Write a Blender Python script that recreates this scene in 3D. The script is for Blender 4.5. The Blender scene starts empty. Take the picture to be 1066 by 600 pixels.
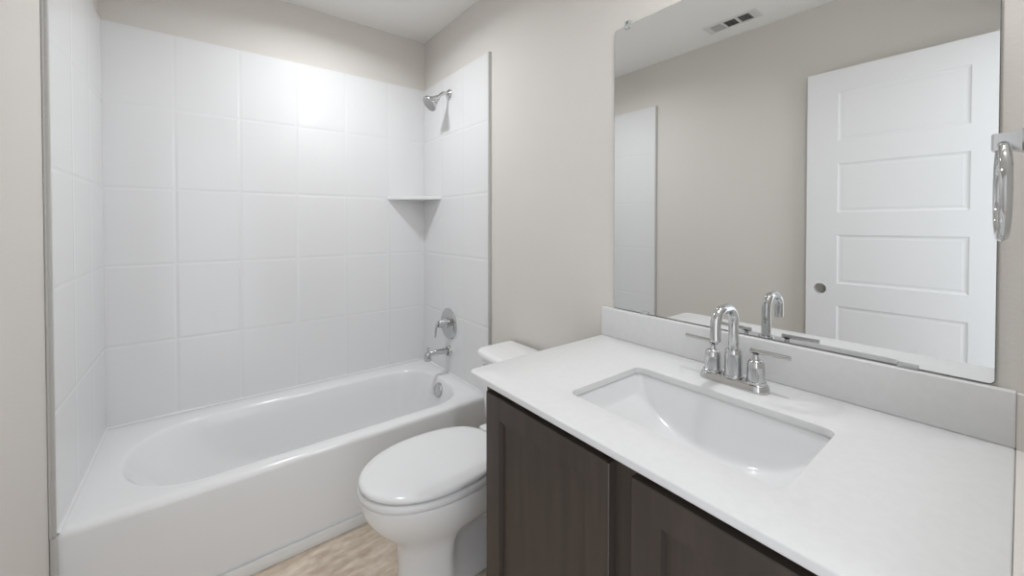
import bpy, bmesh, math, random
from mathutils import Vector, Matrix
random.seed(7)
S = bpy.context.scene
C = S.collection
R = math.radians

# ------------------------------------------------------------------ camera, world, lamps, exposure
CAM_YAW, CAM_PITCH, CAM_H = 37.8905, -0.7729, 1.2515
FOCAL_PX, V0 = 413.15, 238.68
cd = bpy.data.cameras.new('camera')
cam = bpy.data.objects.new('camera', cd); C.objects.link(cam)
cd.sensor_fit = 'HORIZONTAL'; cd.sensor_width = 36.0
cd.lens = FOCAL_PX / 1066 * 36
cd.shift_y = -(300 - V0) / 1066
cd.clip_start = 0.02
cam.location = (0, 0, CAM_H)
cam.rotation_euler = (R(90 + CAM_PITCH), 0, R(-CAM_YAW))
S.camera = cam

w = bpy.data.worlds.new('doorway_fill'); S.world = w; w.use_nodes = True  # even fill light added from outside the doorway, its source unseen
bg = w.node_tree.nodes['Background']
bg.inputs[0].default_value = (0.945, 0.985, 1.04, 1)
bg.inputs[1].default_value = 1.70

S.view_settings.view_transform = 'Standard'
S.view_settings.look = 'None'
S.view_settings.gamma = 1.0
S.view_settings.use_curve_mapping = False
S.view_settings.exposure = 0.1

LAMPS = [  # recessed ceiling downlights: x, y, watts, label
    (0.48, 1.84, 7.0, 'round white recessed ceiling light above the bathtub'),
    (0.87, 0.20, 5.2, 'round white recessed ceiling light in front of the vanity mirror'),
]

# ------------------------------------------------------------------ room dimensions (metres)
XR, XL, YB, YF, H = 1.1616, -0.3492, 2.4323, -0.03, 2.44
YT = 1.672            # front of the tub and its surround
ZS, ZR = 2.124, 0.363
ZC = 0.8485           # counter top
T = 0.012

# ------------------------------------------------------------------ materials
def mat(name, col, rough=0.5, metal=0.0, spec=0.5, coat=0.0):
    m = bpy.data.materials.new(name); m.use_nodes = True
    b = m.node_tree.nodes['Principled BSDF']
    b.inputs['Base Color'].default_value = (*col, 1)
    b.inputs['Roughness'].default_value = rough
    b.inputs['Metallic'].default_value = metal
    b.inputs['Specular IOR Level'].default_value = spec
    b.inputs['Coat Weight'].default_value = coat
    return m
def nodes(m): return m.node_tree.nodes, m.node_tree.links, m.node_tree.nodes['Principled BSDF']
def add_bump(m, scale, strength, dist=0.002, detail=3.0):
    n, l, b = nodes(m)
    tc = n.new('ShaderNodeTexCoord'); t = n.new('ShaderNodeTexNoise'); bp = n.new('ShaderNodeBump')
    t.inputs['Scale'].default_value = scale; t.inputs['Detail'].default_value = detail
    bp.inputs['Strength'].default_value = strength; bp.inputs['Distance'].default_value = dist
    l.new(tc.outputs['Object'], t.inputs['Vector']); l.new(t.outputs['Fac'], bp.inputs['Height'])
    l.new(bp.outputs['Normal'], b.inputs['Normal'])
def add_mottle(m, scale, c0, c1, lo=0.35, hi=0.65, stretch=(1, 1, 1), rot=0.0, detail=6.0):
    n, l, b = nodes(m)
    tc = n.new('ShaderNodeTexCoord'); mp = n.new('ShaderNodeMapping'); t = n.new('ShaderNodeTexNoise'); cr = n.new('ShaderNodeValToRGB')
    mp.inputs['Scale'].default_value = stretch; mp.inputs['Rotation'].default_value = (0, 0, rot)
    t.inputs['Scale'].default_value = scale; t.inputs['Detail'].default_value = detail
    cr.color_ramp.elements[0].position = lo; cr.color_ramp.elements[0].color = (*c0, 1)
    cr.color_ramp.elements[1].position = hi; cr.color_ramp.elements[1].color = (*c1, 1)
    l.new(tc.outputs['Object'], mp.inputs['Vector']); l.new(mp.outputs[0], t.inputs['Vector'])
    l.new(t.outputs['Fac'], cr.inputs[0]); l.new(cr.outputs[0], b.inputs['Base Color'])
    return cr

M = {}
M['wall'] = mat('greige_paint', (0.70, 0.665, 0.625), 0.75, spec=0.25); add_bump(M['wall'], 140, 0.35, 0.0015)
M['ceiling'] = mat('ceiling_paint', (0.86, 0.845, 0.815), 0.85, spec=0.2); add_bump(M['ceiling'], 120, 0.3, 0.0015)
M['trim'] = mat('white_trim_paint', (0.80, 0.80, 0.79), 0.4)
M['surround'] = mat('white_moulded_surround', (0.775, 0.775, 0.775), 0.16, spec=0.4)
M['tub'] = mat('white_tub_acrylic', (0.82, 0.82, 0.82), 0.14, spec=0.5)
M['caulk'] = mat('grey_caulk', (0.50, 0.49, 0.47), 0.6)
M['china'] = mat('white_china', (0.82, 0.82, 0.82), 0.08, spec=0.5)
M['seat'] = mat('white_seat_plastic', (0.77, 0.77, 0.77), 0.1)
M['basin'] = mat('white_basin_china', (0.80, 0.80, 0.80), 0.10)
M['counter'] = mat('white_quartz', (0.70, 0.70, 0.695), 0.36, spec=0.3)
add_mottle(M['counter'], 60, (0.69, 0.69, 0.685), (0.71, 0.71, 0.705))
M['chrome'] = mat('chrome', (0.60, 0.605, 0.61), 0.06, 1.0)
M['nickel'] = mat('brushed_chrome', (0.60, 0.60, 0.60), 0.22, 1.0)
M['nozzle'] = mat('shower_face_grey', (0.42, 0.42, 0.42), 0.45)
M['wood'] = mat('espresso_wood', (0.05, 0.042, 0.037), 0.42, spec=0.45)
add_mottle(M['wood'], 7, (0.042, 0.033, 0.028), (0.060, 0.046, 0.038), 0.3, 0.7, (6, 6, 0.5), detail=8)
M['wood_dark'] = mat('espresso_inside', (0.012, 0.010, 0.009), 0.5)
M['door'] = mat('white_door_paint', (0.80, 0.80, 0.80), 0.38, spec=0.4); add_bump(M['door'], 60, 0.06, 0.001)
M['mirror'] = mat('silvered_glass', (0.86, 0.87, 0.865), 0.0, 1.0)
M['mirror_edge'] = mat('mirror_glass_edge', (0.16, 0.18, 0.17), 0.15)
M['clip'] = mat('clear_clip_plastic', (0.85, 0.86, 0.86), 0.08); nodes(M['clip'])[2].inputs['Transmission Weight'].default_value = 0.6
M['screw'] = mat('clip_screw', (0.25, 0.25, 0.25), 0.3, 1.0)
M['vent'] = mat('white_vent_metal', (0.70, 0.69, 0.67), 0.45)
M['vent_pale'] = mat('vent_blades_pale', (0.52, 0.51, 0.49), 0.5)
M['vent_dark'] = mat('duct_shade', (0.05, 0.05, 0.048), 0.7)
M['water'] = mat('bowl_inside', (0.7, 0.7, 0.7), 0.1)
M['floor'] = mat('stone_look_vinyl', (0.55, 0.43, 0.32), 0.45, spec=0.35)
def floor_nodes():
    n, l, b = nodes(M['floor'])
    cr = add_mottle(M['floor'], 5.5, (0.56, 0.45, 0.35), (0.76, 0.67, 0.56), 0.36, 0.64, (1.6, 5.0, 1), R(-38), 9)
    tc = n.new('ShaderNodeTexCoord'); t2 = n.new('ShaderNodeTexNoise'); mx = n.new('ShaderNodeMixRGB'); c2 = n.new('ShaderNodeValToRGB')
    t2.inputs['Scale'].default_value = 38; t2.inputs['Detail'].default_value = 6
    c2.color_ramp.elements[0].position = 0.30; c2.color_ramp.elements[0].color = (0.72, 0.68, 0.64, 1)
    c2.color_ramp.elements[1].position = 0.55; c2.color_ramp.elements[1].color = (1, 1, 1, 1)
    mx.blend_type = 'MULTIPLY'; mx.inputs[0].default_value = 0.45
    l.new(tc.outputs['Object'], t2.inputs['Vector']); l.new(t2.outputs['Fac'], c2.inputs[0])
    l.new(cr.outputs[0], mx.inputs[1]); l.new(c2.outputs[0], mx.inputs[2]); l.new(mx.outputs[0], b.inputs['Base Color'])
floor_nodes()
M['lamp'] = bpy.data.materials.new('lit_lens'); M['lamp'].use_nodes = True
_n = M['lamp'].node_tree.nodes['Principled BSDF']
_n.inputs['Emission Color'].default_value = (.98, 1, 1.02, 1); _n.inputs['Emission Strength'].default_value = 18.0

# ------------------------------------------------------------------ object helpers
def obj(name, bm, m, parent=None, smooth=35, recalc=True):
    if recalc: bmesh.ops.recalc_face_normals(bm, faces=bm.faces[:])
    me = bpy.data.meshes.new(name); bm.to_mesh(me); bm.free()
    ms = m if isinstance(m, (list, tuple)) else [m]
    for x in ms: me.materials.append(x)
    if smooth:
        for p in me.polygons: p.use_smooth = True
        me.set_sharp_from_angle(angle=R(smooth))
    o = bpy.data.objects.new(name, me); C.objects.link(o)
    if parent is not None:
        o.parent = parent
        base = Vector((0, 0, 0)); q = parent
        while q is not None: base += q.location; q = q.parent
        o.location = -base + Vector((0, 0, 0))
    return o
def thing(name, label, cat, loc, group=None):
    o = bpy.data.objects.new(name, None); C.objects.link(o); o.location = loc; o.empty_display_size = 0.05
    o['label'] = label; o['category'] = cat
    if group: o['group'] = group
    return o
def tag(o, label, cat, group=None):
    o['label'] = label; o['category'] = cat
    if group: o['group'] = group
    return o
def struct(name, bm, m, label, cat, smooth=35):
    o = obj(name, bm, m, None, smooth); o['kind'] = 'structure'; o['label'] = label; o['category'] = cat
    return o

def box(bm, x0, x1, y0, y1, z0, z1, bev=0.0, seg=2, mi=0):
    r = bmesh.ops.create_cube(bm, size=1.0)
    vs = r['verts']
    for v in vs:
        v.co = Vector(((x0 + x1) / 2 + v.co.x * (x1 - x0), (y0 + y1) / 2 + v.co.y * (y1 - y0), (z0 + z1) / 2 + v.co.z * (z1 - z0)))
    fs = {f for v in vs for f in v.link_faces}
    for f in fs: f.material_index = mi
    if bev > 0:
        es = list({e for v in vs for e in v.link_edges})
        rr = bmesh.ops.bevel(bm, geom=es, offset=bev, segments=seg, affect='EDGES', profile=0.5)
        for f in rr['faces']: f.material_index = mi
    return bm
def frame(axis):
    a = Vector(axis).normalized()
    t = Vector((0, 0, 1)) if abs(a.z) < 0.9 else Vector((1, 0, 0))
    u = a.cross(t).normalized(); v = a.cross(u).normalized()
    return a, u, v
def lathe(bm, origin, axis, prof, n=32, mi=0):
    """prof: list of (distance along axis, radius); radius 0 closes."""
    a, u, v = frame(axis); o = Vector(origin); rings = []
    for d, r in prof:
        if r <= 1e-6: rings.append([bm.verts.new(o + a * d)])
        else: rings.append([bm.verts.new(o + a * d + (u * math.cos(2 * math.pi * k / n) + v * math.sin(2 * math.pi * k / n)) * r) for k in range(n)])
    for A, B in zip(rings, rings[1:]):
        for k in range(n):
            k2 = (k + 1) % n
            q = [A[k % len(A)], A[k2 % len(A)], B[k2 % len(B)], B[k % len(B)]]
            q = list(dict.fromkeys(q))
            if len(q) > 2: bm.faces.new(q).material_index = mi
    return bm
def tube(bm, pts, rad, n=16, cap=True, mi=0):
    pts = [Vector(p) for p in pts]
    rs = rad if isinstance(rad, (list, tuple)) else [rad] * len(pts)
    rings = []; u = None
    for i, p in enumerate(pts):
        d = (pts[min(i + 1, len(pts) - 1)] - pts[max(i - 1, 0)]).normalized()
        if u is None: _, u, _ = frame(d)
        u = (u - d * u.dot(d)).normalized(); v = d.cross(u)
        rings.append([bm.verts.new(p + (u * math.cos(2 * math.pi * k / n) + v * math.sin(2 * math.pi * k / n)) * rs[i]) for k in range(n)])
    for A, B in zip(rings, rings[1:]):
        for k in range(n): bm.faces.new([A[k], A[(k + 1) % n], B[(k + 1) % n], B[k]]).material_index = mi
    if cap:
        bm.faces.new(rings[0][::-1]).material_index = mi; bm.faces.new(rings[-1]).material_index = mi
    return bm
def rrect(x0, x1, y0, y1, r, k=8, m=8):
    """Rounded rectangle, counter-clockwise from the (x1, y0) corner; r = one radius or four (x1y0, x1y1, x0y1, x0y0)."""
    if not isinstance(r, (list, tuple)): r = [r] * 4
    cs = [(x1 - r[0], y0 + r[0], -90, r[0]), (x1 - r[1], y1 - r[1], 0, r[1]), (x0 + r[2], y1 - r[2], 90, r[2]), (x0 + r[3], y0 + r[3], 180, r[3])]
    pts = []
    for i, (cx, cy, a0, rr) in enumerate(cs):
        arc = [(cx + rr * math.cos(R(a0 + 90 * j / k)), cy + rr * math.sin(R(a0 + 90 * j / k))) for j in range(k + 1)]
        pts += arc
        nx, ny, a1, r1 = cs[(i + 1) % 4]
        q = (nx + r1 * math.cos(R(a1)), ny + r1 * math.sin(R(a1)))
        for j in range(1, m): pts.append((arc[-1][0] + (q[0] - arc[-1][0]) * j / m, arc[-1][1] + (q[1] - arc[-1][1]) * j / m))
    return pts
def loft(bm, rings, cap0=False, cap1=False, mi=0, closed=False):
    V = [[bm.verts.new(p) for p in r] for r in rings]; n = len(V[0])
    pairs = list(zip(V, V[1:])) + ([(V[-1], V[0])] if closed else [])
    for A, B in pairs:
        for k in range(n): bm.faces.new([A[k], A[(k + 1) % n], B[(k + 1) % n], B[k]]).material_index = mi
    if cap0: bm.faces.new(V[0][::-1]).material_index = mi
    if cap1: bm.faces.new(V[-1]).material_index = mi
    return bm
def lift(ring, z): return [(x, y, z(x, y) if callable(z) else z) for x, y in ring]
B = bmesh.new

# ------------------------------------------------------------------ the room shell
DX0, DX1, DZ = -0.305, 0.47, 2.06        # the doorway the photograph is taken from
struct('floor', box(B(), XL - .1, XR + .1, YF - .1, YB + .1, -0.08, 0), M['floor'], 'tan stone look vinyl floor between bathtub and toilet', 'floor', 0)
struct('ceiling', box(B(), XL - .1, XR + .1, YF - .1, YB + .1, H, H + .08), M['ceiling'], 'flat pale grey painted ceiling over the bathroom', 'ceiling', 0)
struct('wall_back', box(B(), XL - .1, XR + .1, YB, YB + .1, 0, H), M['wall'], 'greige painted wall strip above the long tub surround panel', 'wall', 0)
struct('wall_right', box(B(), XR, XR + .1, YF - .1, YB, 0, H), M['wall'], 'greige textured wall behind toilet, mirror and vanity', 'wall', 0)
struct('wall_left', box(B(), XL - .1, XL, YF - .1, YB, 0, H), M['wall'], 'greige painted wall at far left beside the tub end', 'wall', 0)
bm = B()
box(bm, XL, DX0 - .012, YF - .1, YF, 0, H); box(bm, DX1 + .012, XR, YF - .1, YF, 0, H); box(bm, DX0 - .012, DX1 + .012, YF - .1, YF, DZ + .012, H)
struct('wall_front', bm, M['wall'], 'greige wall with the doorway and the chrome towel ring', 'wall', 0)
bm = B()
box(bm, DX0 - .012, DX0, YF - .1, YF, 0, DZ); box(bm, DX1, DX1 + .012, YF - .1, YF, 0, DZ); box(bm, DX0 - .012, DX1 + .012, YF - .1, YF, DZ, DZ + .012)
struct('trim_1', bm, M['trim'], 'white jamb boards lining the doorway', 'door jamb', 0)
struct('baseboard_right', box(B(), XR - .013, XR, 0.93, YT - .003, 0, .085, .004), M['trim'], 'white baseboard on the wall behind the toilet', 'baseboard')
struct('baseboard_left', box(B(), XL, XL + .013, YF + .001, YT - .003, 0, .085, .004), M['trim'], 'white baseboard on the left wall behind the door', 'baseboard')
# strip along the foot of the tub apron
struct('trim_2', box(B(), XL + .015, XR - .014, YT - .004, YT + .010, 0, .044, .004), M['trim'], 'low white strip along the foot of the bathtub apron', 'trim')

# ------------------------------------------------------------------ tub
tub = thing('bathtub', 'glossy white alcove bathtub with plain front apron', 'bathtub', ((XL + XR) / 2, (YT + YB) / 2, 0))
def make_tub():
    bm = B(); k, m = 10, 14
    x0, x1, y0, y1 = XL + .003, XR - .003, YT + .011, YB - .003
    def outer(i, r): return rrect(x0 + i, x1 - i, y0 + i, y1 - i, r, k, m)
    ox0, ox1, oy0, oy1 = -0.235, 1.075, YT + .088, 2.312
    rad = [.19, .22, .25, .25]
    rings = [lift(outer(.0, .004), 0.0), lift(outer(0, .004), ZR - .020), lift(outer(.003, .005), ZR - .009), lift(outer(.009, .007), ZR - .002), lift(outer(.018, .01), ZR)]
    def op(i): return rrect(ox0 + i, ox1 - i, oy0 + i, oy1 - i, [r - i * .8 for r in rad], k, m)
    rings += [lift(op(-.016), ZR), lift(op(-.007), ZR - .002), lift(op(-.001), ZR - .007), lift(op(.004), ZR - .016)]
    fx0, fx1, fy0, fy1 = 0.14, 0.975, oy0 + .085, oy1 - .075; fr = [.11, .11, .18, .18]; fz = 0.075
    top = op(.004); bot = rrect(fx0, fx1, fy0, fy1, fr, k, m)
    for fi, fzz in ((.12, .20), (.25, .42), (.38, .62), (.50, .77), (.62, .87), (.75, .945), (.88, .985), (1.0, 1.0)):
        rings.append([(a[0] + (b[0] - a[0]) * fi, a[1] + (b[1] - a[1]) * fi, (ZR - .016) + (fz - ZR + .016) * fzz) for a, b in zip(top, bot)])
    cx, cy = 0.88, (fy0 + fy1) / 2
    for s in (.75, .5, .25, .04):
        rings.append([(cx + (b[0] - cx) * s, cy + (b[1] - cy) * s, fz - .012 * (1 - s)) for b in bot])
    loft(bm, rings, cap1=True)
    return bm, cx, cy, fz - .012
bm, tdx, tdy, tdz = make_tub()
obj('tub_shell', bm, M['tub'], tub, 50)
o = obj('drain', lathe(B(), (tdx, tdy, tdz - .001), (0, 0, 1), [(0, .036), (.004, .035), (.006, .028), (.003, .02), (.003, 0)], 28), M['chrome'], tub)
# overflow cover on the sloping end wall under the spout
ax = Vector((-1, 0, .22)).normalized(); op_ = Vector((1.056, 2.045, .298))
ov = obj('overflow_plate', lathe(B(), op_ - ax * .012, ax, [(0, .041), (.016, .041), (.021, .038), (.021, .034), (.018, .031), (.023, .012), (.023, 0)], 32), M['chrome'], tub)
# caulk beads at both ends of the apron
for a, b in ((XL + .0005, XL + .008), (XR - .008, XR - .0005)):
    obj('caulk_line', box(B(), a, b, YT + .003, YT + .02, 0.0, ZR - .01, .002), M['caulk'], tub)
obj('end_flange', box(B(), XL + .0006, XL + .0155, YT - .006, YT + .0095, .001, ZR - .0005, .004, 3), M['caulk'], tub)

# ------------------------------------------------------------------ moulded tile-pattern surround
sur = thing('tub_surround', 'white moulded tile pattern panels lining three walls around the bathtub', 'tub surround', ((XL + XR) / 2, YB, ZR))
def tile_panel(u0, u1, v0, v1, gu, gv, place, faint=1.0):
    """Height field with soft grooves; place(u, v, depth) gives the point. depth is the stand-off from the wall."""
    def coords(a, b, gs):
        c = {a, b}
        for g in gs:
            for d in (-.0135, -.011, -.0075, -.004, -.0015, 0, .0015, .004, .0075, .011, .0135):
                if a + .002 < g + d < b - .002: c.add(round(g + d, 5))
        c = sorted(c); out = [c[0]]
        for p, q in zip(c, c[1:]):
            nseg = max(1, int((q - p) / .06))
            out += [p + (q - p) * j / nseg for j in range(1, nseg + 1)]
        return out
    def dep(x, gs):
        d = min([abs(x - g) for g in gs] + [1])
        return 0.0 if d > .011 else GROOVE * (0.5 + 0.5 * math.cos(math.pi * d / .011))
    us, vs = coords(u0, u1, gu), coords(v0, v1, gv)
    bm = B()
    G = [[bm.verts.new(place(u, v, T - max(dep(u, gu) * faint, dep(v, gv)))) for v in vs] for u in us]
    for i in range(len(us) - 1):
        for j in range(len(vs) - 1): bm.faces.new([G[i][j], G[i + 1][j], G[i + 1][j + 1], G[i][j + 1]])
    # turned edges back to the wall
    loop = [(i, 0) for i in range(len(us))] + [(len(us) - 1, j) for j in range(1, len(vs))] + [(i, len(vs) - 1) for i in range(len(us) - 2, -1, -1)] + [(0, j) for j in range(len(vs) - 2, 0, -1)]
    bk = [bm.verts.new(place(us[i], vs[j], .0006)) for i, j in loop]
    for a in range(len(loop)):
        b = (a + 1) % len(loop); (i, j), (i2, j2) = loop[a], loop[b]
        bm.faces.new([G[i][j], bk[a], bk[b], G[i2][j2]])
    bm.faces.new(bk)
    return bm
GROOVE = .0011
GX = [-0.101, 0.150, 0.403, 0.656, 0.910]
GZ = [0.714, 1.066, 1.410, 1.779]
GY = [1.923, 2.176]
obj('back_panel', tile_panel(XL + .001, XR - .001, ZR + .001, ZS, GX, GZ, lambda u, v, d: (u, YB - d, v)), M['surround'], sur, 60)
obj('side_panel', tile_panel(YT, YB - T - .0005, ZR + .001, ZS, GY, GZ, lambda u, v, d: (XR - d, u, v)), M['surround'], sur, 60)
obj('side_panel', tile_panel(YT, YB - T - .0005, ZR + .001, ZS, GY, GZ, lambda u, v, d: (XL + d, u, v), .35), M['surround'], sur, 60)
# rounded front lips of both side panels, down to the floor
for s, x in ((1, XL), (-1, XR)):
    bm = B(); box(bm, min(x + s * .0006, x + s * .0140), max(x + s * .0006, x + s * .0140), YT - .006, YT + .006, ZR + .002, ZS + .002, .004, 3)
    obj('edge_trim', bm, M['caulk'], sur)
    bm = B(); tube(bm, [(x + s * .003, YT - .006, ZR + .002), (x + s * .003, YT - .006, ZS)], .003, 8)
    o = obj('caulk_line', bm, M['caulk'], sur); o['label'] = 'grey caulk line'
bm = B(); r_ = .0075
path = [(XL + T - .001, YT + .013), (XL + T - .001, YB - T + .001), (XR - T + .001, YB - T + .001), (XR - T + .001, YT + .013)]
nrm = [(1, 0), (1, -1), (-1, -1), (-1, 0)]
loft(bm, [[(x, y, ZR + .0004), (x + a * r_, y + b * r_, ZR + .0004), (x + a * r_ * .45, y + b * r_ * .45, ZR + .0004 + r_ * .45), (x, y, ZR + .0004 + r_)] for (x, y), (a, b) in zip(path, nrm)], True, True)
obj('caulk_bead', bm, M['surround'], sur, 60)
# small quarter shelf in the far right corner
bm = B(); xr, yb = XR - T - .0005, YB - T - .0005; a, b_ = .247, .235
def shelf_ring(i, z):
    pts = [(xr, yb)]
    for k in range(15):
        t = k / 14
        px, py = xr - (a - i) * (1 - t), yb - (b_ - i) * t
        bow = .012 * math.sin(math.pi * t)
        pts.append((px - bow * .69, py - bow * .72))
    return [(x, y, z) for x, y in pts]
loft(bm, [shelf_ring(.004, 1.400), shelf_ring(0, 1.403), shelf_ring(0, 1.416), shelf_ring(.005, 1.419)], True, True)
obj('corner_shelf', bm, M['surround'], sur, 40)

# ------------------------------------------------------------------ shower fittings on the right panel
xw = XR - T - .0005
sh = thing('wall_shower', 'chrome bell shower head on bent arm high on the right surround panel', 'shower head', (xw, 2.077, 2.012))
obj('flange', lathe(B(), (xw, 2.077, 2.012), (-1, 0, 0), [(0, .030), (.004, .030), (.010, .024), (.016, .016), (.018, 0)], 28), M['chrome'], sh)
arm = [(xw - .002, 2.077, 2.012), (xw - .022, 2.077, 2.015), (xw - .038, 2.077, 2.013), (xw - .052, 2.077, 2.004), (xw - .064, 2.077, 1.991), (xw - .074, 2.077, 1.978)]
obj('shower_arm', tube(B(), arm, .0095, 14), M['chrome'], sh)
hd = Vector((-.055, 0, -.046)).normalized(); h0 = Vector((xw - .070, 2.077, 1.983))
hp = obj('spray_head', lathe(B(), h0, hd, [(0, .0), (0, .013), (.010, .017), (.018, .018), (.024, .021), (.044, .031), (.064, .041), (.068, .0455), (.075, .0465), (.079, .0445)], 32), M['chrome'], sh)
bm = lathe(B(), h0, hd, [(.078, .044), (.0805, .038), (.0795, .02), (.081, 0)], 32)
a_, u_, v_ = frame(hd)
for rr, nn in ((.012, 6), (.022, 12), (.032, 18)):
    for k in range(nn):
        p = h0 + a_ * .0795 + (u_ * math.cos(2 * math.pi * k / nn) + v_ * math.sin(2 * math.pi * k / nn)) * rr
        lathe(bm, p, hd, [(0, .0016), (.003, .0012), (.003, 0)], 6)
obj('spray_face', bm, M['nozzle'], hp)

va = thing('shower_valve', 'round chrome shower valve with lever handle above the tub spout', 'shower valve', (xw, 2.087, .657))
obj('escutcheon', lathe(B(), (xw, 2.087, .657), (-1, 0, 0), [(0, .092), (.003, .092), (.007, .088), (.010, .070), (.011, .03), (.011, 0)], 44), M['chrome'], va)
obj('hub', lathe(B(), (xw - .010, 2.087, .665), (-1, 0, 0), [(0, .030), (.016, .028), (.022, .022), (.030, .021), (.032, .024), (.058, .023), (.062, .018), (.062, 0)], 28), M['chrome'], va)
bm = B(); tube(bm, [(xw - .070, 2.087, .672), (xw - .078, 2.090, .664), (xw - .083, 2.092, .640), (xw - .086, 2.093, .600), (xw - .087, 2.094, .588)], [.008, .0085, .0075, .0065, .005], 12)
obj('lever', bm, M['chrome'], va)

sp = thing('tub_spout', 'chrome tub filler spout with pull up diverter over the tub overflow', 'tub spout', (xw, 2.082, .497))
bm = lathe(B(), (xw, 2.082, .497), (-1, 0, 0), [(0, .031), (.006, .031), (.012, .027), (.016, .024)], 28)
obj('flange', bm, M['chrome'], sp)
bm = B(); tube(bm, [(xw - .010, 2.082, .499), (xw - .05, 2.082, .502), (xw - .10, 2.082, .504), (xw - .136, 2.082, .503)], [.0185, .0165, .016, .016], 20)
lathe(bm, (xw - .140, 2.082, .518), (0, 0, -1), [(0, 0), (0, .010), (.004, .016), (.012, .0195), (.030, .0205), (.048, .021), (.052, .020), (.050, .016), (.050, 0)], 24)
obj('spout_body', bm, M['chrome'], sp)
obj('diverter_knob', lathe(B(), (xw - .140, 2.082, .517), (0, 0, 1), [(0, .004), (.012, .004), (.013, .008), (.020, .009), (.024, .006), (.024, 0)], 16), M['chrome'], sp)

# ------------------------------------------------------------------ toilet
TY = 1.262; TX = XR - .014
toi = thing('toilet', 'white elongated toilet with closed lid between bathtub and vanity', 'toilet', (TX, TY, 0))
def egg(front, back, hw, wide=.42, n=40, sq=2.0):
    """Closed outline in (lx, y): tip at lx=front, tail at lx=back, half width hw at the widest point."""
    c = back + (front - back) * wide; pts = []
    for k in range(n):
        t = 2 * math.pi * k / n; cx, sy = math.cos(t), math.sin(t)
        L = (front - c) if cx >= 0 else (c - back)
        e = 2.0 if cx >= 0 else sq
        px = math.copysign(abs(cx) ** (2 / e), cx); py = math.copysign(abs(sy) ** (2 / e), sy)
        pts.append((c + L * px, hw * py))
    return pts
def tw(ring, z): return [(TX - lx, TY + y, z) for lx, y in ring]
bm = B()
rings = [tw(egg(.655, .14, .112, .62, sq=4), 0.0), tw(egg(.652, .14, .110, .62, sq=4), 0.015), tw(egg(.643, .15, .105, .64, sq=4), 0.06), tw(egg(.640, .15, .103, .64, sq=4), 0.13),
         tw(egg(.648, .14, .107, .62, sq=3.5), 0.18), tw(egg(.672, .14, .120, .58, sq=3.2), 0.215), tw(egg(.712, .14, .146, .55, sq=3), 0.255), tw(egg(.745, .14, .166, .54, sq=3), 0.30),
         tw(egg(.760, .15, .176, .53, sq=3), 0.335), tw(egg(.764, .16, .179, .53, sq=3), 0.364), tw(egg(.761, .163, .177, .53, sq=3), 0.372), tw(egg(.752, .17, .168, .53, sq=3), 0.376)]
# the sides behind the column are drawn in to show the trapway
def pinch(p):
    x, y, z = p; lx = TX - x
    if z < .235 and lx < .48:
        f = min(1, (.48 - lx) / .03) * min(1, (.235 - z) / .05)
        if lx < .2: f *= max(0, (lx - .14) / .06)
        amt = .18 + .50 * min(1, max(0, (z - .02) / .10)); y = TY + (y - TY) * (1 - amt * f)
    return (x, y, z)
rings2 = []
for r in rings:
    rr = []
    for i, p in enumerate(r): rr.append(p)
    rings2.append([pinch(p) for p in rr])
inner = [tw(egg(.70, .30, .125, .50), 0.376), tw(egg(.69, .31, .118, .5), 0.36), tw(egg(.64, .36, .085, .5), 0.27), tw(egg(.56, .42, .04, .5), 0.20)]
loft(bm, rings2 + inner, True, True)
bowl = obj('bowl', bm, M['china'], toi, 60)
sd = bowl.modifiers.new('round', 'SUBSURF'); sd.levels = 1; sd.render_levels = 2
# curling trapway bulge on both flanks
for s in (-1, 1):
    bm = B()
    tp = [(TX - lx, TY + s * y, z) for lx, y, z in ((.47, .040, .20), (.42, .052, .235), (.36, .058, .235), (.30, .058, .195), (.27, .056, .13), (.23, .056, .07), (.17, .056, .05))]
    tube(bm, tp, [.03, .036, .038, .038, .038, .04, .035], 14)
    t_ = obj('trapway', bm, M['china'], toi, 60); sd = t_.modifiers.new('round', 'SUBSURF'); sd.levels = 1; sd.render_levels = 2
# bolt caps
for s in (-1, 1): obj('bolt_cap', lathe(B(), (TX - .30, TY + s * .100, 0.0), (0, 0, 1), [(0, .016), (.012, .015), (.020, .008), (.022, 0)], 16), M['china'], toi)
# seat ring and lid
def slab(prof, z0, z1, f, b_, hw, wide, e=.006, sq=2.6):
    rings = []
    for i, z in prof: rings.append(tw(egg(f - i, b_ + i, hw - i, wide, 56, sq), z))
    return rings
bm = B()
out = slab([(.012, .3785), (.004, .380), (.000, .387), (.000, .396), (.003, .403), (.010, .4055)], 0, 0, .771, .245, .184, .52)
inn = [tw(egg(.69, .33, .115, .50, 56), z) for z in (.4055, .3785)]
loft(bm, out + inn, closed=True); obj('seat', bm, M['seat'], toi, 50)
bm = B()
out = slab([(.012, .4085), (.004, .4095), (.001, .414), (.001, .421), (.005, .4255), (.012, .428), (.03, .4292), (.08, .4302), (.16, .4308)], 0, 0, .768, .262, .182, .52)
loft(bm, out, True, True); obj('lid', bm, M['seat'], toi, 50)
for s in (-1, 1): obj('seat_hinge', box(B(), TX - .262, TX - .222, TY + s * .075 - .024, TY + s * .075 + .024, .377, .424, .008, 3), M['seat'], toi)
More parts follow.
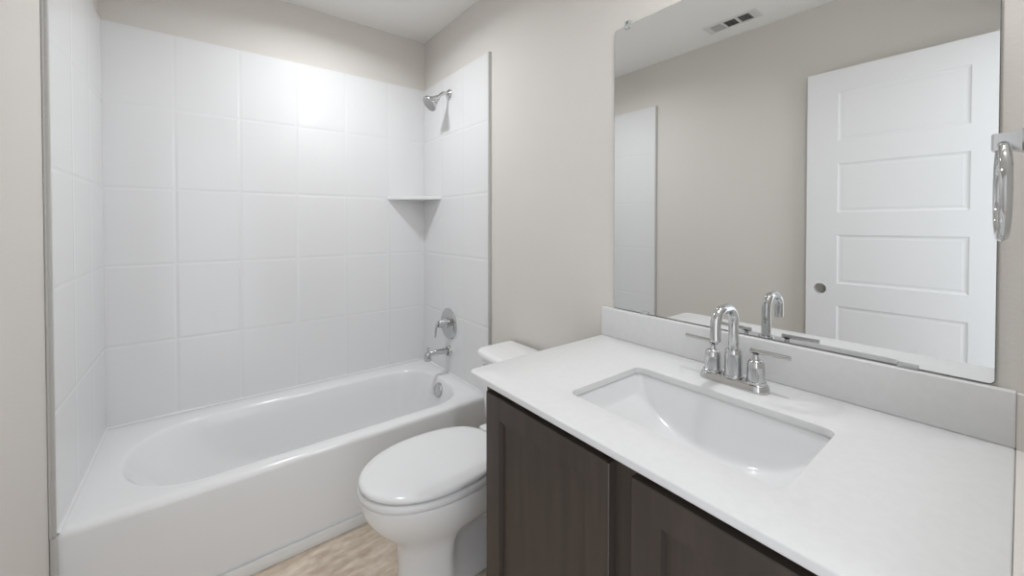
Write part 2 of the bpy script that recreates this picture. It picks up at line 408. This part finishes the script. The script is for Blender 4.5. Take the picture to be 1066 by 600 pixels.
# rear shelf that carries the tank
bm = B(); loft(bm, [tw(egg(.30, .015, .10, .5, 40, 4), .24), tw(egg(.30, .010, .15, .5, 40, 5), .33), tw(egg(.29, .008, .165, .5, 40, 5), .375), tw(egg(.285, .012, .158, .5, 40, 5), .384)], True, True)
obj('tank_shelf', bm, M['china'], toi, 50)
def tank_ring(f, hw, z, bow=.022, r=.035):
    pts = rrect(.006, f, -hw, hw, [r, r, .008, .008], 6, 10)
    return [(TX - (lx + (bow * (1 - (y / hw) ** 2) if lx > f * .6 else 0)), TY + y, z) for lx, y in pts]
bm = B()
loft(bm, [tank_ring(.165, .195, .386), tank_ring(.172, .202, .40), tank_ring(.178, .211, .52), tank_ring(.182, .216, .668)], True, True)
obj('tank', bm, M['china'], toi, 50)
bm = B()
loft(bm, [tank_ring(.186, .222, .6685), tank_ring(.194, .230, .672), tank_ring(.196, .232, .680), tank_ring(.194, .230, .692), tank_ring(.187, .223, .699), tank_ring(.170, .205, .701)], True, True)
obj('tank_lid', bm, M['china'], toi, 50)
bm = B(); lv = TX - .187
lathe(bm, (lv + .003, TY + .160, .637), (-1, 0, 0), [(0, .015), (.006, .015), (.012, .009), (.016, 0)], 20)
tube(bm, [(lv - .010, TY + .160, .637), (lv - .016, TY + .135, .633), (lv - .018, TY + .100, .628), (lv - .018, TY + .085, .626)], [.006, .006, .007, .006], 10)
o = obj('flush_lever', bm, M['chrome'], toi); o['label'] = 'chrome flush lever'

# ------------------------------------------------------------------ vanity cabinet
CX = 0.585                                     # door fronts
FX = CX + .0195                                # face frame front
cy0, cy1 = 0.006, 0.886
van = thing('vanity_cabinet', 'dark espresso vanity cabinet with two recessed panel doors under white counter', 'cabinet', (XR - .25, (cy0 + cy1) / 2, 0))
ZB = ZC - .016
bm = B()   # open box: sides, back, bottom, toe board, top rails
box(bm, FX + .019, XR - .002, cy1 - .016, cy1, .0, ZB - .001); box(bm, FX + .019, XR - .002, cy0, cy0 + .016, .0, ZB - .001)
box(bm, XR - .018, XR - .002, cy0 + .016, cy1 - .016, .10, ZB - .001); box(bm, FX + .019, XR - .018, cy0 + .016, cy1 - .016, .10, .116)
box(bm, FX + .06, FX + .076, cy0 + .016, cy1 - .016, 0, .10)
obj('body', bm, M['wood'], van, 0)
bm = B()
FZ = ZB - .001
box(bm, FX, FX + .019, cy1 - .045, cy1, .10, FZ); box(bm, FX, FX + .019, cy0, cy0 + .045, .10, FZ)
box(bm, FX + .03, FX + .049, cy0 + .016, cy1 - .016, FZ - .07, FZ); box(bm, FX, FX + .019, cy0 + .045, cy1 - .045, .10, .15)
box(bm, FX, FX + .019, .402, .474, .15, FZ)
obj('face_frame', bm, M['wood'], van, 0)
def shaker(y0, y1, z0, z1, st=.057, rec=.011):
    bm = B(); r = .0015; t = .019
    def rg(i, x): return [(x, y0 + i, z0 + i), (x, y1 - i, z0 + i), (x, y1 - i, z1 - i), (x, y0 + i, z1 - i)]
    loft(bm, [rg(0, CX + t), rg(0, CX + r), rg(r, CX), rg(st, CX), rg(st + .003, CX + rec)], True, True)
    return bm
DZT = .810
for y0, y1 in ((.462, .863), (.013, .414)):
    obj('door', shaker(y0, y1, .125, DZT), M['wood'], van, 0)

# ------------------------------------------------------------------ counter with splash
ctop = thing('worktop', 'white quartz vanity top with cut out for sink and low backsplash', 'countertop', (XR - .3, .47, ZB))
qx0, qx1, qy0, qy1 = .5728, XR - .0008, .0026, .936
hx0, hx1, hy0, hy1 = .687, .968, .216, .662
bm = B(); K, MM = 8, 10
def co(i, z, r=.022): return lift(rrect(qx0 + i, qx1 - i, qy0 + i, qy1 - i, [.004, .004, r, .004], K, MM), z)
def ho(i, z): return lift(rrect(hx0 + i, hx1 - i, hy0 + i, hy1 - i, .022 - i * .5, K, MM), z)
rings = [co(.0015, ZB), co(0, ZB + .0015), co(0, ZC - .003), co(.001, ZC - .001), co(.003, ZC), ho(-.002, ZC), ho(-.0005, ZC - .0005), ho(0, ZC - .002), ho(0, ZB)]
loft(bm, rings, closed=True)
obj('slab', bm, M['counter'], ctop, 40)
bm = box(B(), XR - .0205, XR - .0008, qy0, qy1, ZC + .0003, .950, .0022, 3)
obj('backsplash', bm, M['counter'], ctop)

bm = box(B(), qx0 + .012, XR - .0008, YF + .0008, qy0 - .0004, ZB, ZC - .0015)  # filler added in wall paint, hides the dark shaded gap beside the counter
box(bm, XR - .0185, XR - .0008, YF + .0008, qy0 - .0004, ZC - .0015, .947)
obj('added_gap_filler', bm, M['wall'], ctop, 0)

# ------------------------------------------------------------------ undermount sink
sink = thing('undermount_sink', 'white rectangular undermount sink set into the vanity top', 'sink', ((hx0 + hx1) / 2, (hy0 + hy1) / 2, ZB - .13))
scy, scx = (hy0 + hy1) / 2, .835
def fz(x, y):
    d = min(1.0, abs(y - scy) / .205)
    return ZC - (.150 - .078 * d ** 2.2) - .004 * (1 - min(1, abs(x - scx) / .12))
bm = B()
def hr(i, r): return rrect(hx0 + i, hx1 - i, hy0 + i, hy1 - i, r, K, MM)
rings = [lift(hr(-.024, .03), ZB - .0085), lift(hr(-.024, .03), ZB - .0007), lift(hr(-.006, .026), ZB - .0007), lift(hr(-.003, .024), ZB - .002), lift(hr(-.002, .024), ZB - .008)]
for i, s in ((.002, .30), (.006, .62), (.010, .84), (.013, .92), (.017, .968), (.023, .992), (.032, 1.0)):
    rings.append([(x, y, (ZB - .008) + (fz(x, y) - ZB + .008) * s) for x, y in hr(i, max(.006, .024 + i * .35))])
for i in (.06, .08, .10):
    rings.append([(x, y, fz(x, y)) for x, y in hr(i, .03)])
last = hr(.10, .03)
for s in (.7, .45, .25):
    rr = [(scx + (x - (hx0 + hx1) / 2) * s, scy + (y - scy) * s) for x, y in last]
    rings.append([(x, y, fz(x, y)) for x, y in rr])
dr = []
for x, y in last:
    a = math.atan2(y - scy, x - (hx0 + hx1) / 2); dr.append((scx + .024 * math.cos(a), scy + .024 * math.sin(a)))
rings.append([(x, y, fz(scx, scy) - .001) for x, y in dr]); rings.append([(x, y, fz(scx, scy) - .03) for x, y in dr])
loft(bm, rings, cap1=True)
obj('basin', bm, M['basin'], sink, 60)
zf = fz(scx, scy)
obj('drain', lathe(B(), (scx, scy, zf - .012), (0, 0, 1), [(0, .022), (.010, .0225), (.0135, .030), (.0155, .029), (.0155, .023), (.011, .018), (.015, .016), (.017, .010), (.017, 0)], 28), M['chrome'], sink)

# ------------------------------------------------------------------ faucet
fx, fy = 1.052, .443
fau = thing('faucet', 'chrome two handle gooseneck faucet on white counter behind the sink', 'faucet', (fx, fy, ZC))
z0 = ZC + .0005
def stad(i, z): return lift(rrect(fx - .0265 + i, fx + .0265 - i, fy - .0815 + i, fy + .0815 - i, .0262 - i, 10, 6), z)
obj('base_plate', loft(B(), [stad(0, z0), stad(0, z0 + .006), stad(.002, z0 + .010), stad(.003, z0 + .014), stad(.006, z0 + .0175), stad(.011, z0 + .019)], True, True), M['chrome'], fau, 40)
zb = z0 + .018
spt = obj('spout_base', lathe(B(), (fx, fy, zb), (0, 0, 1), [(0, .0225), (.004, .0225), (.006, .0205), (.058, .0195), (.066, .0195), (.069, .0175), (.069, .012)], 32), M['chrome'], fau)
pts = [(fx, fy, zb + .06), (fx, fy, zb + .10), (fx, fy, zb + .132)]
zt = 1.043; rb = .034
for k in range(1, 10): a = R(90 * k / 9); pts.append((fx - rb + rb * math.cos(a), fy, zt - rb + rb * math.sin(a)))
fxo = fx - .096
for k in range(0, 10): a = R(90 + 90 * k / 9); pts.append((fxo + rb + rb * math.cos(a), fy, zt - rb + rb * math.sin(a)))
pts += [(fxo, fy, .990), (fxo, fy, .978)]
obj('spout', tube(B(), pts, .0120, 24), M['chrome'], fau, 50)
obj('aerator', lathe(B(), (fxo, fy, .9785), (0, 0, -1), [(0, .0115), (.004, .0115), (.006, .010), (.005, .008), (.003, 0)], 24), M['nickel'], fau)
for s in (1, -1):
    hy = fy + s * .0515
    hb = obj('handle', lathe(B(), (fx, hy, zb), (0, 0, 1), [(0, .0225), (.005, .0225), (.0065, .0195), (.040, .0185), (.050, .0175), (.055, .0145), (.058, .008), (.063, .0065), (.068, .0065), (.072, .0095)], 28), M['chrome'], fau)
    bm = B(); tube(bm, [(fx, hy - s * .012, zb + .0755), (fx, hy + s * .02, zb + .0765), (fx - .001, hy + s * .072, zb + .0775)], [.0062, .0056, .0052], 16)
    obj('lever', bm, M['chrome'], hb, 40)
# lift rod behind the spout
bm = tube(B(), [(fx + .020, fy, zb), (fx + .020, fy, zb + .055)], .0025, 10); lathe(bm, (fx + .020, fy, zb + .052), (0, 0, 1), [(0, .0035), (.006, .005), (.010, .004), (.011, 0)], 12)
obj('lift_rod', bm, M['chrome'], fau)

# ------------------------------------------------------------------ frameless mirror and its clips
my0, my1, mz0, mz1 = .0271, .8933, .9527, 1.9323
mir = thing('wall_mirror', 'large frameless mirror on the wall above the vanity backsplash', 'mirror', (XR, (my0 + my1) / 2, mz0))
def mring(i, x): return [(x, y, z) for y, z in rrect(my0 + i, my1 - i, mz0 + i, mz1 - i, .008, 6, 4)]
bm = B(); loft(bm, [mring(0, XR - .0007), mring(0, XR - .0052), mring(.0012, XR - .0060)], True, False, 1)
fv = [v for v in bm.verts if abs(v.co.x - (XR - .006)) < 1e-5]
n_ = len(mring(0, 0)); bm.verts.ensure_lookup_table()
bm.faces.new([bm.verts[2 * n_ + k] for k in range(n_)]).material_index = 0
obj('glass', bm, [M['mirror'], M['mirror_edge']], mir, 20)
for y in (.838, .082):
    bm = B(); box(bm, XR - .0105, XR - .0065, y - .010, y + .010, mz1 - .012, mz1 + .006, .002, 2); box(bm, XR - .0105, XR - .001, y - .010, y + .010, mz1 + .0012, mz1 + .016, .002, 2)
    c_ = obj('top_clip', bm, M['clip'], mir)
    obj('clip_screw', lathe(B(), (XR - .0105, y, mz1 + .009), (-1, 0, 0), [(0, .0045), (.0015, .004), (.002, 0)], 12), M['screw'], c_)
for y in (.768, .143):
    bm = B(); box(bm, XR - .0100, XR - .0063, y - .016, y + .016, mz0 - .0022, mz0 + .008, .0012, 2); box(bm, XR - .0100, XR - .001, y - .016, y + .016, mz0 - .0024, mz0 - .0004, .0004, 1)
    obj('bottom_clip', bm, M['clip'], mir)

# ------------------------------------------------------------------ towel ring on the front wall
rx_, rz_ = .905, 1.368
ring = thing('towel_ring', 'chrome towel ring on square post beside the mirror', 'towel ring', (rx_, YF, rz_))
bm = box(B(), rx_ - .026, rx_ + .026, YF + .0004, YF + .010, rz_ - .026, rz_ + .026, .0025, 2)
obj('wall_plate', bm, M['nickel'], ring)
bm = B(); loft(bm, [[(rx_ - a, y, rz_ - b), (rx_ + a, y, rz_ - b), (rx_ + a, y, rz_ + b), (rx_ - a, y, rz_ + b)] for y, a, b in ((YF + .0095, .024, .024), (YF + .024, .018, .019), (YF + .031, .0135, .0150), (YF + .039, .012, .0122), (YF + .056, .012, .012), (YF + .0585, .0105, .0105))], True, True)
obj('post', bm, M['nickel'], ring, 20)
bm = B(); rr, tr = .066, .0062; cz = rz_ - .004 - rr; N = 64; n = 14
rot = R(4)
rings = []
for k in range(N):
    a = 2 * math.pi * k / N
    c = Vector((rr * math.sin(a), 0, rr * math.cos(a))); d = c.normalized()
    rings.append([Vector((0, 0, 0)) + c + d * tr * math.cos(2 * math.pi * j / n) + Vector((0, 1, 0)) * tr * math.sin(2 * math.pi * j / n) for j in range(n)])
mtx = Matrix.Translation((rx_, YF + .048, cz)) @ Matrix.Rotation(rot, 4, 'Z')
loft(bm, [[mtx @ p for p in r] for r in rings], closed=True)
obj('ring', bm, M['chrome'], ring, 60)

# ------------------------------------------------------------------ the open door along the left wall (seen in the mirror)
dx1, dx0 = -.2723, -.3073; dy0, dy1, dz0, dz1 = .008, .718, .012, 2.045
door = thing('door_1', 'white five panel door standing open, reflected in the mirror', 'door', (-.29, dy0, 0)); door['kind'] = 'structure'
PY0, PY1 = .137, .586
PZ = [(1.930 - .3675 * k - .252, 1.930 - .3675 * k) for k in range(5)]
def door_mesh():
    bm = B()
    ks, zk, yk, rk = 32, .909, .656, .027
    for face, xs in ((1, dx1), (-1, dx0)):
        def V(y, z, d=0): return bm.verts.new((xs - face * d, y, z))
        def quad(y0, y1, z0, z1): bm.faces.new([V(y0, z0), V(y1, z0), V(y1, z1), V(y0, z1)])
        quad(dy0, PY0, dz0, dz1)
        # knob stile with its bore
        quad(PY1, dy1, dz0, zk - .04); quad(PY1, dy1, zk + .04, dz1)
        sq = []
        cy_, hw = (PY1 + dy1) / 2, (dy1 - PY1) / 2
        cir = []
        for k in range(ks):
            a = 2 * math.pi * k / ks + math.pi / 4
            c, s_ = math.cos(a), math.sin(a); m_ = max(abs(c), abs(s_))
            sq.append((cy_ + hw * c / m_, zk + .04 * s_ / m_)); cir.append((yk + rk * c, zk + rk * s_))
        A = [V(*p) for p in sq]; D = [V(*p) for p in cir]
        for k in range(ks): bm.faces.new([A[k], A[(k + 1) % ks], D[(k + 1) % ks], D[k]])
        zs = [dz0] + [z for p in sorted(PZ) for z in p] + [dz1]
        for k in range(0, len(zs), 2): quad(PY0, PY1, zs[k], zs[k + 1])
        for a, b in PZ:
            prof = [(0, 0), (.003, .0035), (.009, .0058), (.015, .0058), (.022, .0045)]
            rg = [[V(PY0 + i, a + i, d), V(PY1 - i, a + i, d), V(PY1 - i, b - i, d), V(PY0 + i, b - i, d)] for i, d in prof]
            for P, Q in zip(rg, rg[1:]):
                for k in range(4): bm.faces.new([P[k], P[(k + 1) % 4], Q[(k + 1) % 4], Q[k]])
            bm.faces.new(rg[-1])
    for y in (dy0, dy1): bm.faces.new([bm.verts.new(p) for p in ((dx0, y, dz0), (dx1, y, dz0), (dx1, y, dz1), (dx0, y, dz1))])
    for z in (dz0, dz1): bm.faces.new([bm.verts.new(p) for p in ((dx0, dy0, z), (dx1, dy0, z), (dx1, dy1, z), (dx0, dy1, z))])
    P = [[bm.verts.new((x, yk + rk * math.cos(2 * math.pi * k / ks + math.pi / 4), zk + rk * math.sin(2 * math.pi * k / ks + math.pi / 4))) for k in range(ks)] for x in (dx0, dx1)]
    for k in range(ks): bm.faces.new([P[0][k], P[0][(k + 1) % ks], P[1][(k + 1) % ks], P[1][k]])
    bm.normal_update()
    for f in bm.faces:
        c, nn = f.calc_center_median(), f.normal
        if abs(nn.x) > .3: out = Vector((1 if c.x > (dx0 + dx1) / 2 else -1, 0, 0))
        elif (c.y - yk) ** 2 + (c.z - zk) ** 2 < .03 ** 2: out = Vector((0, yk - c.y, zk - c.z))
        elif abs(c.x - dx1) < .0005 or abs(c.x - dx0) < .0005 or True: out = Vector((0, c.y - (dy0 + dy1) / 2, c.z - 1.02)) if abs(c.x - (dx0 + dx1) / 2) < .002 else Vector((1 if c.x > (dx0 + dx1) / 2 else -1, 0, 0))
        if nn.dot(out) < 0: f.normal_flip()
    return bm
obj('door_slab', door_mesh(), M['door'], door, 0, False)
for z in (.22, 1.02, 1.84):
    bm = tube(B(), [(dx1 + .004, dy0 - .006, z - .045), (dx1 + .004, dy0 - .006, z + .045)], .005, 12)
    box(bm, dx0 + .004, dx1 - .001, dy0 - .0035, dy0 - .0005, z - .044, z + .044)
    obj('hinge', bm, M['nickel'], door)

# ------------------------------------------------------------------ ceiling register (seen in the mirror)
vx, vy = -.155, 1.064; L, Wd = .30, .125
vent = thing('ceiling_vent', 'white three section air register on the ceiling, reflected in the mirror', 'vent', (vx, vy, H))
secs = [(vy + .045, vy + .107), (vy - .031, vy + .031), (vy - .107, vy - .045)]
zl = H - .0001
bm = B(); hx = .040
ys = [vy - L / 2, secs[2][0], secs[2][1], secs[1][0], secs[1][1], secs[0][0], secs[0][1], vy + L / 2]
def vring(ox, oy, z): return [(vx - ox, vy - oy, z), (vx + ox, vy - oy, z), (vx + ox, vy + oy, z), (vx - ox, vy + oy, z)]
hy_ = (ys[6] - ys[1]) / 2
loft(bm, [vring(Wd / 2, L / 2, zl), vring(Wd / 2 - .008, L / 2 - .008, zl - .004), vring(hx, hy_, zl - .004), vring(hx, hy_, zl)])
for a, b in ((ys[2], ys[3]), (ys[4], ys[5])): box(bm, vx - hx, vx + hx, a, b, zl - .004, zl)
obj('frame', bm, M['vent'], vent, 0, False)
obj('duct_shade_plate', box(B(), vx - hx, vx + hx, ys[1], ys[6], zl - .0012, zl - .0002), M['vent_dark'], vent, 0)  # solid dark plate, shade inside the duct put in as colour
for k, (a, b) in enumerate(secs):
    bm = B(); nb = 5
    for j in range(nb):
        y = a + (b - a) * (j + .5) / nb if k != 1 else 0
        if k == 1:
            x = vx - hx + 2 * hx * (j + .5) / nb
            loft(bm, [[(x - .002, yy, zl - .0015), (x - .001, yy, zl - .0015), (x + .004, yy, zl - .0075), (x + .003, yy, zl - .0075)] for yy in (a, b)], True, True)
        else:
            s = 1 if k == 0 else -1
            wdt = .0055 if k == 0 else .004
            loft(bm, [[(xx, y - s * wdt * .7, zl - .0015), (xx, y - s * wdt * .7 + .001, zl - .0015), (xx, y + s * wdt + .001, zl - .0075), (xx, y + s * wdt, zl - .0075)] for xx in (vx - hx, vx + hx)], True, True)
    obj('louver_section', bm, M['vent_pale'], vent, 0)

# ------------------------------------------------------------------ recessed ceiling lights
for x, y, watts, lab in LAMPS:
    t = thing('recessed_light', lab, 'ceiling light', (x, y, H), 'recessed ceiling lights')
    obj('trim_ring', lathe(B(), (x, y, H - .0005), (0, 0, -1), [(0, .088), (.004, .088), (.007, .080), (.005, .070), (.001, .068)], 40), M['trim'], t)
    obj('lens', lathe(B(), (x, y, H - .0015), (0, 0, -1), [(0, .0675), (.002, .0675), (.003, .06), (.003, 0)], 40), M['lamp'], t)
    ld = bpy.data.lights.new('lamp_light', 'AREA'); ld.shape = 'DISK'; ld.size = .12; ld.energy = watts; ld.color = (.97, 1, 1.03); ld.spread = R(158)
    lo = bpy.data.objects.new('lamp_light', ld); C.objects.link(lo); lo.location = (0, 0, -.006); lo.parent = t
